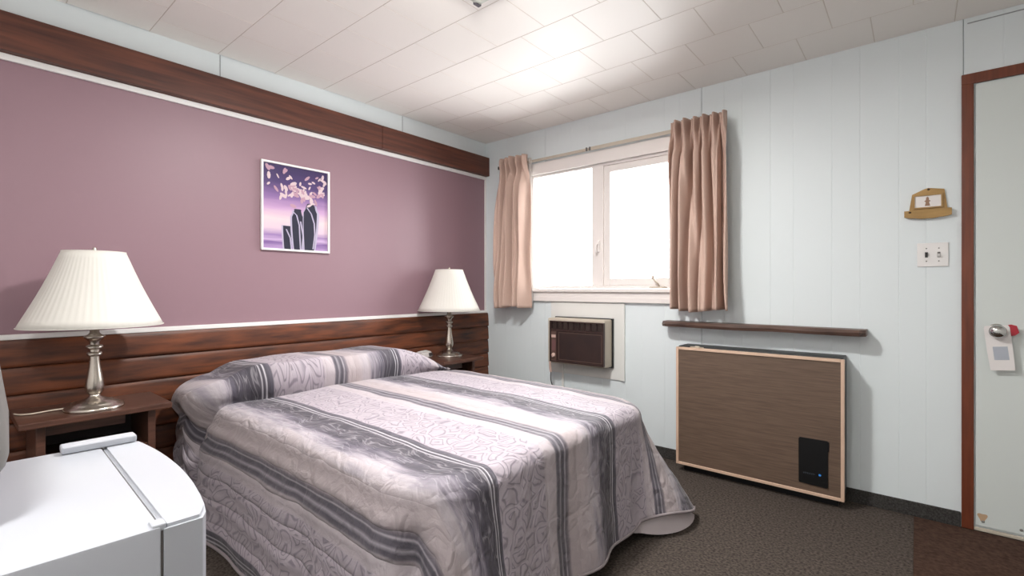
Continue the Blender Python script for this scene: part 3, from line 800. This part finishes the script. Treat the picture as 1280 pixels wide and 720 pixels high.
# ------------------------------------------------------------------ curtain rod, curtains
rod = thing('curtain_rod', 'thin cream traverse curtain rod above the window', 'curtain rod', (1.11, 0, 2.145))
bm = B(); box(bm, (-0.905, -0.052, -0.010), (0.03, -0.043, 0.010), 0.003); box(bm, (-0.03, -0.057, -0.0125), (0.915, -0.0525, 0.0125), 0.002)
obj('track', bm, M['ac_beige'], rod)
for x in (-0.895, 0.90):
    bm = B(); box(bm, (x - 0.006, -0.048, -0.014), (x + 0.006, 0.0, 0.014), 0.002); obj('bracket', bm, M['steel'], rod)
bm = B(); box(bm, (-0.918, -0.056, -0.013), (-0.905, -0.040, 0.013), 0.003); obj('end_cap', bm, M['toggle_dark'], rod)
for x in (-0.045, -0.018):
    bm = B(); box(bm, (x - 0.006, -0.067, -0.015), (x + 0.006, -0.0575, 0.012), 0.003); obj('slide', bm, M['grey_plastic'], rod)

def curtain(label, xt0, xt1, xb0, xb1, z1, z0, npl, seed, lin_side):
    t = thing('curtain', label, 'curtain', ((xb0 + xb1) / 2, -0.112, z0), 0, 'pink window curtains')
    cx = (xb0 + xb1) / 2
    rnd = random.Random(seed); phs = [rnd.uniform(-0.5, 0.5) for _ in range(40)]; ams = [rnd.uniform(0.7, 1.25) for _ in range(40)]
    NU, NV = 150, 60
    def pt(u, v, back=0.0):
        # v: 0 hem, 1 top
        a, b = xb0 + (xt0 - xb0) * v ** 0.8, xb1 + (xt1 - xb1) * v ** 0.8
        x = a + (b - a) * u
        k = u * npl; i = int(min(k, npl - 1e-6)); f = k - i
        head = sstep(0.84, 0.95, v)
        du = 0.62 * noise.noise(Vector((u * 2.6, v * 1.1, seed * 3.7))) * (1 - head)
        wav = math.sin(2 * PI * (u * npl + du))
        A = (0.054 + 0.034 * noise.noise(Vector((u * 4.0 + 9, v * 0.8, seed)))) * (1 - 0.15 * head) * (0.75 + 0.25 * sstep(0.3, 0.8, v) + 0.35 * (1 - sstep(0, 0.4, v)))
        w2 = 0.010 * math.sin(2 * PI * (u * npl * 2.3 + 0.8 * noise.noise(Vector((u * 3, v * 1.6, seed + 5))))) * (1 - head)
        pinch = sstep(0.80, 0.86, v) * (1 - sstep(0.90, 0.97, v))
        sharp = math.copysign(abs(wav) ** (0.65 + 0.7 * pinch), wav) + 0.35 * head * math.sin(2 * PI * u * npl * 3 + 1)
        y = A * sharp * (1 - 0.25 * pinch) + w2 + 0.010 * math.sin(4 * v + 3 * u + seed) * (1 - v) - 0.008 * (1 - v)
        x += 0.008 * math.sin(2 * PI * u * npl * 1 + 1.5) * (1 - head) + 0.006 * math.sin(5 * v + 9 * u) * (1 - v)
        z = z0 + (z1 - z0) * v
        z += head * 0.011 * math.sin(2 * PI * u * npl + 0.6) + (1 - sstep(0, 0.1, v)) * (0.010 * math.sin(7 * u + seed) - 0.012 * u * 0)
        return Vector((x - cx, min(y, 0.048) + back, z - z0))
    bm = B(); G = [[bm.verts.new(pt(i / NU, j / NV)) for j in range(NV + 1)] for i in range(NU + 1)]
    for i in range(NU):
        for j in range(NV):
            f = bm.faces.new((G[i][j], G[i + 1][j], G[i + 1][j + 1], G[i][j + 1])); f.smooth = True
    p = obj('fabric', bm, M['curtain'], t)
    s = p.modifiers.new('thickness', 'SOLIDIFY'); s.thickness = 0.003; s.offset = 0
    if lin_side:
        bm = B(); G = []
        for i in range(21):
            u = 0.86 + 0.16 * i / 20
            G.append([bm.verts.new(Vector((xb0 + (xt0 - xb0) * (j / 30) ** 0.8 + u * ((xb1 - xb0) + ((xt1 - xt0) - (xb1 - xb0)) * (j / 30) ** 0.8) - cx + 0.004, 0.060 + 0.006 * math.sin(i * 0.6), (z1 - z0 - 0.03) * (j / 30) + 0.02))) for j in range(31)])
        for i in range(20):
            for j in range(30):
                f = bm.faces.new((G[i][j], G[i + 1][j], G[i + 1][j + 1], G[i][j + 1])); f.smooth = True
        o = obj('lining', bm, M['lining'], t); o['label'] = 'white lining'
        s = o.modifiers.new('thickness', 'SOLIDIFY'); s.thickness = 0.002
    return t
curtain('dusty pink pleated curtain at the left end of the window, near the right lamp', 0.262, 0.545, 0.185, 0.555, 2.185, 0.975, 5, 3, True)
curtain('wider dusty pink pleated curtain at the right end of the window, above the shelf', 1.712, 2.052, 1.708, 2.070, 2.178, 0.992, 6, 8, False)

# ------------------------------------------------------------------ air conditioner and its board
bm = B(); box(bm, (0.712, -0.010, 0.475), (1.318, 0.0, 1.020), 0.002); box(bm, (1.318, -0.020, 0.475), (1.345, 0.0, 1.020), 0.003); struct('trim_15', bm, M['ac_panel'])
ac = thing('air_conditioner', 'brown-fronted beige wall air conditioner below the window', 'air conditioner', (1.015, -0.010, 0.575))
bm = B(); box(bm, (-0.245, -0.125, -0.008), (0.238, -0.003, 0.330), 0.012, 3); obj('casing', bm, M['ac_beige'], ac, smooth=True)
bm = B(); frame(bm, -0.250, 0.246, -0.014, 0.336, 0.010, -0.020, -0.001); obj('wall_seal', bm, M['black'], ac)
bm = B()
frame(bm, -0.214, 0.243, 0.006, 0.311, 0.010, -0.148, -0.1255, bev=0.003)
box(bm, (-0.204, -0.144, 0.235), (0.233, -0.1255, 0.249), 0.002); box(bm, (-0.158, -0.144, 0.016), (-0.146, -0.1255, 0.235), 0.002)
obj('bezel', bm, M['ac_brown'], ac)
bm = B(); box(bm, (-0.146, -0.138, 0.016), (0.233, -0.1255, 0.235)); obj('front_grille', bm, M['ac_dark'], ac)
bm = B(); frame(bm, -0.138, 0.226, 0.024, 0.228, 0.005, -0.1405, -0.1382); obj('grille_border', bm, M['ac_lip'], ac)
bm = B()
for i in range(9): box(bm, (-0.204, -0.136, 0.2505 + i * 0.0055), (0.233, -0.1255, 0.2535 + i * 0.0055))
for i in range(10): box(bm, (-0.204 + i * 0.0478, -0.140, 0.250), (-0.198 + i * 0.0478, -0.1255, 0.301))
obj('air_outlet', bm, M['ac_dark'], ac)
bm = B(); box(bm, (-0.204, -0.138, 0.016), (-0.158, -0.1255, 0.235)); obj('control_panel', bm, M['ac_lip'], ac)
bm = B(); box(bm, (-0.200, -0.142, 0.186), (-0.162, -0.1382, 0.207), 0.001); obj('control_label', bm, M['pinkish'], ac)
for z in (0.055,):
    bm = B(); lathe(bm, [(0, 0), (0.017, 0), (0.017, 0.006), (0.012, 0.016), (0, 0.016)], 24, mtx=Matrix.Translation((-0.181, -0.1382, z)) @ Matrix.Rotation(PI / 2, 4, 'X'))
    box(bm, (-0.184, -0.160, z - 0.014), (-0.178, -0.153, z + 0.014), 0.001); obj('knob', bm, M['pinkish'], ac)
bm = B(); box(bm, (-0.198, -0.1395, 0.09), (-0.164, -0.1382, 0.168)); obj('dial_plate', bm, mat('maroon_dial_plate', (112, 78, 78), 0.4), ac)
bm = B(); tube(bm, smoothpath([(-0.214, -0.14, 0.002), (-0.214, -0.135, -0.05), (-0.212, -0.13, -0.075)]), 0.009, 8); obj('cord_sleeve', bm, M['pinkish'], ac)
bm = B(); tube(bm, smoothpath([(-0.212, -0.13, -0.07), (-0.222, -0.11, -0.16), (-0.20, -0.04, -0.32), (-0.20, -0.03, -0.50)]), 0.004, 8); obj('cord', bm, M['dark_plastic'], ac)
bm = B(); box(bm, (-0.196, -0.012, -0.42), (-0.178, -0.002, -0.004), 0.002); obj('cable_cover', bm, M['ac_panel'], ac)

# ------------------------------------------------------------------ wall shelf
bm = B()
top = []; nS = 40
for i in range(nS + 1):
    f = i / nS; x = -0.535 + 1.07 * f
    top.append((x, -0.122 + 0.004 * math.sin(9 * f + 1) + 0.003 * math.sin(23 * f) + 0.03 * max(0, 1 - f / 0.03) ** 2 + 0.03 * max(0, 1 - (1 - f) / 0.03) ** 2))
out = [(-0.535, -0.001)] + top + [(0.535, -0.001)]
lo = [bm.verts.new((x, y, 0.0015 * math.sin(11 * x))) for x, y in out]; hi = [bm.verts.new((x, y + (0.008 if y < -0.05 else 0), 0.034 + 0.002 * math.sin(7 * x + 1))) for x, y in out]
mid = [bm.verts.new((x, y - (0.006 if y < -0.05 else 0), 0.017 + 0.002 * math.sin(15 * x))) for x, y in out]
n = len(out); bm.faces.new(lo); bm.faces.new(hi[::-1])
for k in range(n):
    q = (k + 1) % n
    bm.faces.new((lo[k], mid[k], mid[q], lo[q])); bm.faces.new((mid[k], hi[k], hi[q], mid[q]))
o = obj('wall_shelf', bm, M['shelf_wood'], None); o.location = (2.185, 0, 0.884)
tag(o, 'dark rough-edged wooden wall shelf above the brown heater', 'shelf')

# ------------------------------------------------------------------ wall heater
ht = thing('wall_heater', 'low wall heater with brown woodgrain front and tan frame below the shelf', 'heater', (2.205, 0, 0.04))
bm = B(); box(bm, (-0.425, -0.150, 0.0), (0.425, -0.002, 0.733), 0.005); obj('casing', bm, M['black'], ht)
bm = B(); frame(bm, -0.432, 0.432, 0.006, 0.727, 0.016, -0.176, -0.1505, bev=0.003); obj('front_frame', bm, M['tan_trim'], ht)
bm = B(); box(bm, (-0.416, -0.169, 0.022), (0.416, -0.1505, 0.711)); obj('front_panel', bm, M['heater_panel'], ht)
bm = B()
prism(bm, [(0.232, 0.062), (0.355, 0.056), (0.362, 0.062), (0.362, 0.245), (0.366, 0.250), (0.366, 0.294), (0.358, 0.300), (0.236, 0.300), (0.230, 0.294), (0.230, 0.068)], -0.174, -0.1692, 'y')
obj('control_plate', bm, M['black_plate'], ht)
bm = B()
for i in range(9): box(bm, (0.252 + i * 0.006, -0.1747, 0.112 + 0.001 * (i % 3)), (0.2555 + i * 0.006, -0.1741, 0.120 + 0.001 * (i % 2)))
obj('plate_marking', bm, M['faint_mark'], ht)
bm = B(); lathe(bm, [(0, 0), (0.006, 0), (0.005, 0.002), (0, 0.003)], 16, mtx=Matrix.Translation((0.326, -0.1741, 0.118)) @ Matrix.Rotation(PI / 2, 4, 'X')); obj('indicator_light', bm, M['blue_led'], ht)
bm = B(); box(bm, (-0.320, -0.165, 0.7275), (-0.296, -0.146, 0.738), 0.002); tube(bm, [(-0.350, -0.158, 0.731), (-0.270, -0.158, 0.731)], 0.003); obj('latch', bm, M['ac_beige'], ht)
bm = B(); box(bm, (-0.40, -0.12, -0.04), (0.40, -0.03, 0.0)); obj('plinth', bm, M['black'], ht)

# ------------------------------------------------------------------ light switch, plaque, door hangers, mat
sw = thing('light_switch', 'white double toggle light switch plate beside the door', 'light switch', (2.976, 0, 1.292))
bm = B(); box(bm, (-0.058, -0.007, -0.058), (0.058, -0.0005, 0.058), 0.003); obj('plate', bm, M['white_plastic'], sw)
for x, m, up in ((-0.023, 'toggle_dark', -1), (0.023, 'white_plastic', 1)):
    bm = B(); box(bm, (x - 0.0055, -0.0085, -0.013), (x + 0.0055, -0.0068, 0.013), 0.0008)
    obj('toggle_slot', bm, M['toggle_dark'] if up < 0 else M['grey_plastic'], sw)
    bm = B(); box(bm, (x - 0.0045, -0.022, -0.006), (x + 0.0045, -0.0085, 0.006), 0.002); bmesh.ops.rotate(bm, cent=(x, -0.0085, 0), matrix=Matrix.Rotation(0.45 * up, 3, 'X'), verts=bm.verts)
    o = obj('toggle', bm, M[m], sw); o['label'] = 'black toggle' if up < 0 else 'white toggle'
    for z in (-0.031, 0.031):
        bm = B(); lathe(bm, [(0, 0), (0.003, 0), (0.002, 0.0015), (0, 0.0018)], 12, mtx=Matrix.Translation((x, -0.007, z)) @ Matrix.Rotation(PI / 2, 4, 'X')); obj('screw', bm, M['grey_plastic'], sw)
pq = thing('wooden_plaque', 'golden brown wooden plaque with a white card, hung above the light switch', 'plaque', (2.957, 0, 1.475))
bm = B()
prism(bm, [(-0.070, 0.030), (-0.058, 0.116), (-0.010, 0.140), (0.004, 0.143), (0.062, 0.132), (0.074, 0.030)], -0.010, -0.001, 'y'); obj('back_board', bm, M['plaque'], pq)
bm = B(); prism(bm, [(-0.048, 0.050), (-0.048, 0.106), (0.050, 0.106), (0.050, 0.050)], -0.0125, -0.0102, 'y'); card = obj('card', bm, M['card'], pq)
bm = B()
prism(bm, [(-0.010, 0.056), (0.010, 0.056), (0.006, 0.074), (0.012, 0.080), (0.006, 0.084), (0.005, 0.096), (0.0, 0.101), (-0.005, 0.096), (-0.006, 0.084), (-0.012, 0.080), (-0.006, 0.074)], -0.0130, -0.0126, 'y'); obj('card_motif', bm, M['brown_mark'], card)
bm = B(); frame(bm, -0.054, 0.056, 0.044, 0.112, 0.006, -0.018, -0.0102); obj('card_frame', bm, M['plaque'], pq)
bm = B()
bot = [(-0.088 + 0.176 * i / 24, 0.006 - 0.011 * math.sin(PI * i / 24) - 0.002 * abs(math.sin(4 * PI * i / 24))) for i in range(25)]
prism(bm, bot + [(0.088, 0.038), (0.060, 0.040), (-0.060, 0.036), (-0.088, 0.036)], -0.024, -0.0102, 'y'); obj('front_rail', bm, M['plaque'], pq)
for x, z in ((-0.066, 0.028), (0.004, 0.136)):
    bm = B(); y = -0.0242 if z < 0.1 else -0.0102
    lathe(bm, [(0, 0), (0.005, 0), (0.003, 0.003), (0, 0.0035)], 14, mtx=Matrix.Translation((x, y, z)) @ Matrix.Rotation(PI / 2, 4, 'X')); obj('peg', bm, mat('dark_peg', (70, 48, 30), 0.5), pq)

def hanger(name, label, m, loc, w, h, tilt, extra=None):
    t = thing(name, label, 'door hanger', loc); t.rotation_euler = (0, tilt, 0)
    bm = B(); n = 28; r = 0.020; inner = []; outer = []
    for k in range(n):
        a = 2 * PI * k / n; inner.append((r * math.cos(a), r * math.sin(a)))
        c, s = math.cos(a), math.sin(a)
        sc = min((w / 2) / abs(c) if abs(c) > 1e-6 else 9, (0.03 if s > 0 else h) / abs(s) if abs(s) > 1e-6 else 9)
        outer.append((c * sc, s * sc))
    # corners
    vs = []
    for y in (-0.0008, 0.0008): vs.append(([bm.verts.new((p[0], y, p[1])) for p in inner], [bm.verts.new((p[0], y, p[1])) for p in outer]))
    for k in range(n):
        q = (k + 1) % n
        for s in (0, 1): bm.faces.new((vs[s][0][k], vs[s][0][q], vs[s][1][q], vs[s][1][k]))
        for s in (0, 1): bm.faces.new((vs[0][s][k], vs[0][s][q], vs[1][s][q], vs[1][s][k]))
    obj('card', bm, m, t)
    if extra:
        bm = B(); box(bm, extra[0], extra[1]); o = obj('printed_panel', bm, M['card_grey'], t)
    return t
hanger('door_hanger', 'white door hanger card with a grey printed panel, on the door knob', M['card'], (KX, -0.0405, KZ - 0.005), 0.084, 0.172, math.radians(-6), ((-0.022, -0.0013, -0.125), (0.026, -0.0009, -0.065)))
hanger('door_hanger', 'red door hanger sticking out to the right behind the white one on the knob', M['red'], (KX, -0.0365, KZ - 0.005), 0.050, 0.068, math.radians(-104), None)
bm = B()
box(bm, (2.906, -1.02, 0.0005), (4.10, -0.035, 0.009), 0.003); o = obj('door_mat', bm, M['mat'], None); tag(o, 'dark brown mat on the carpet in front of the door', 'door mat')
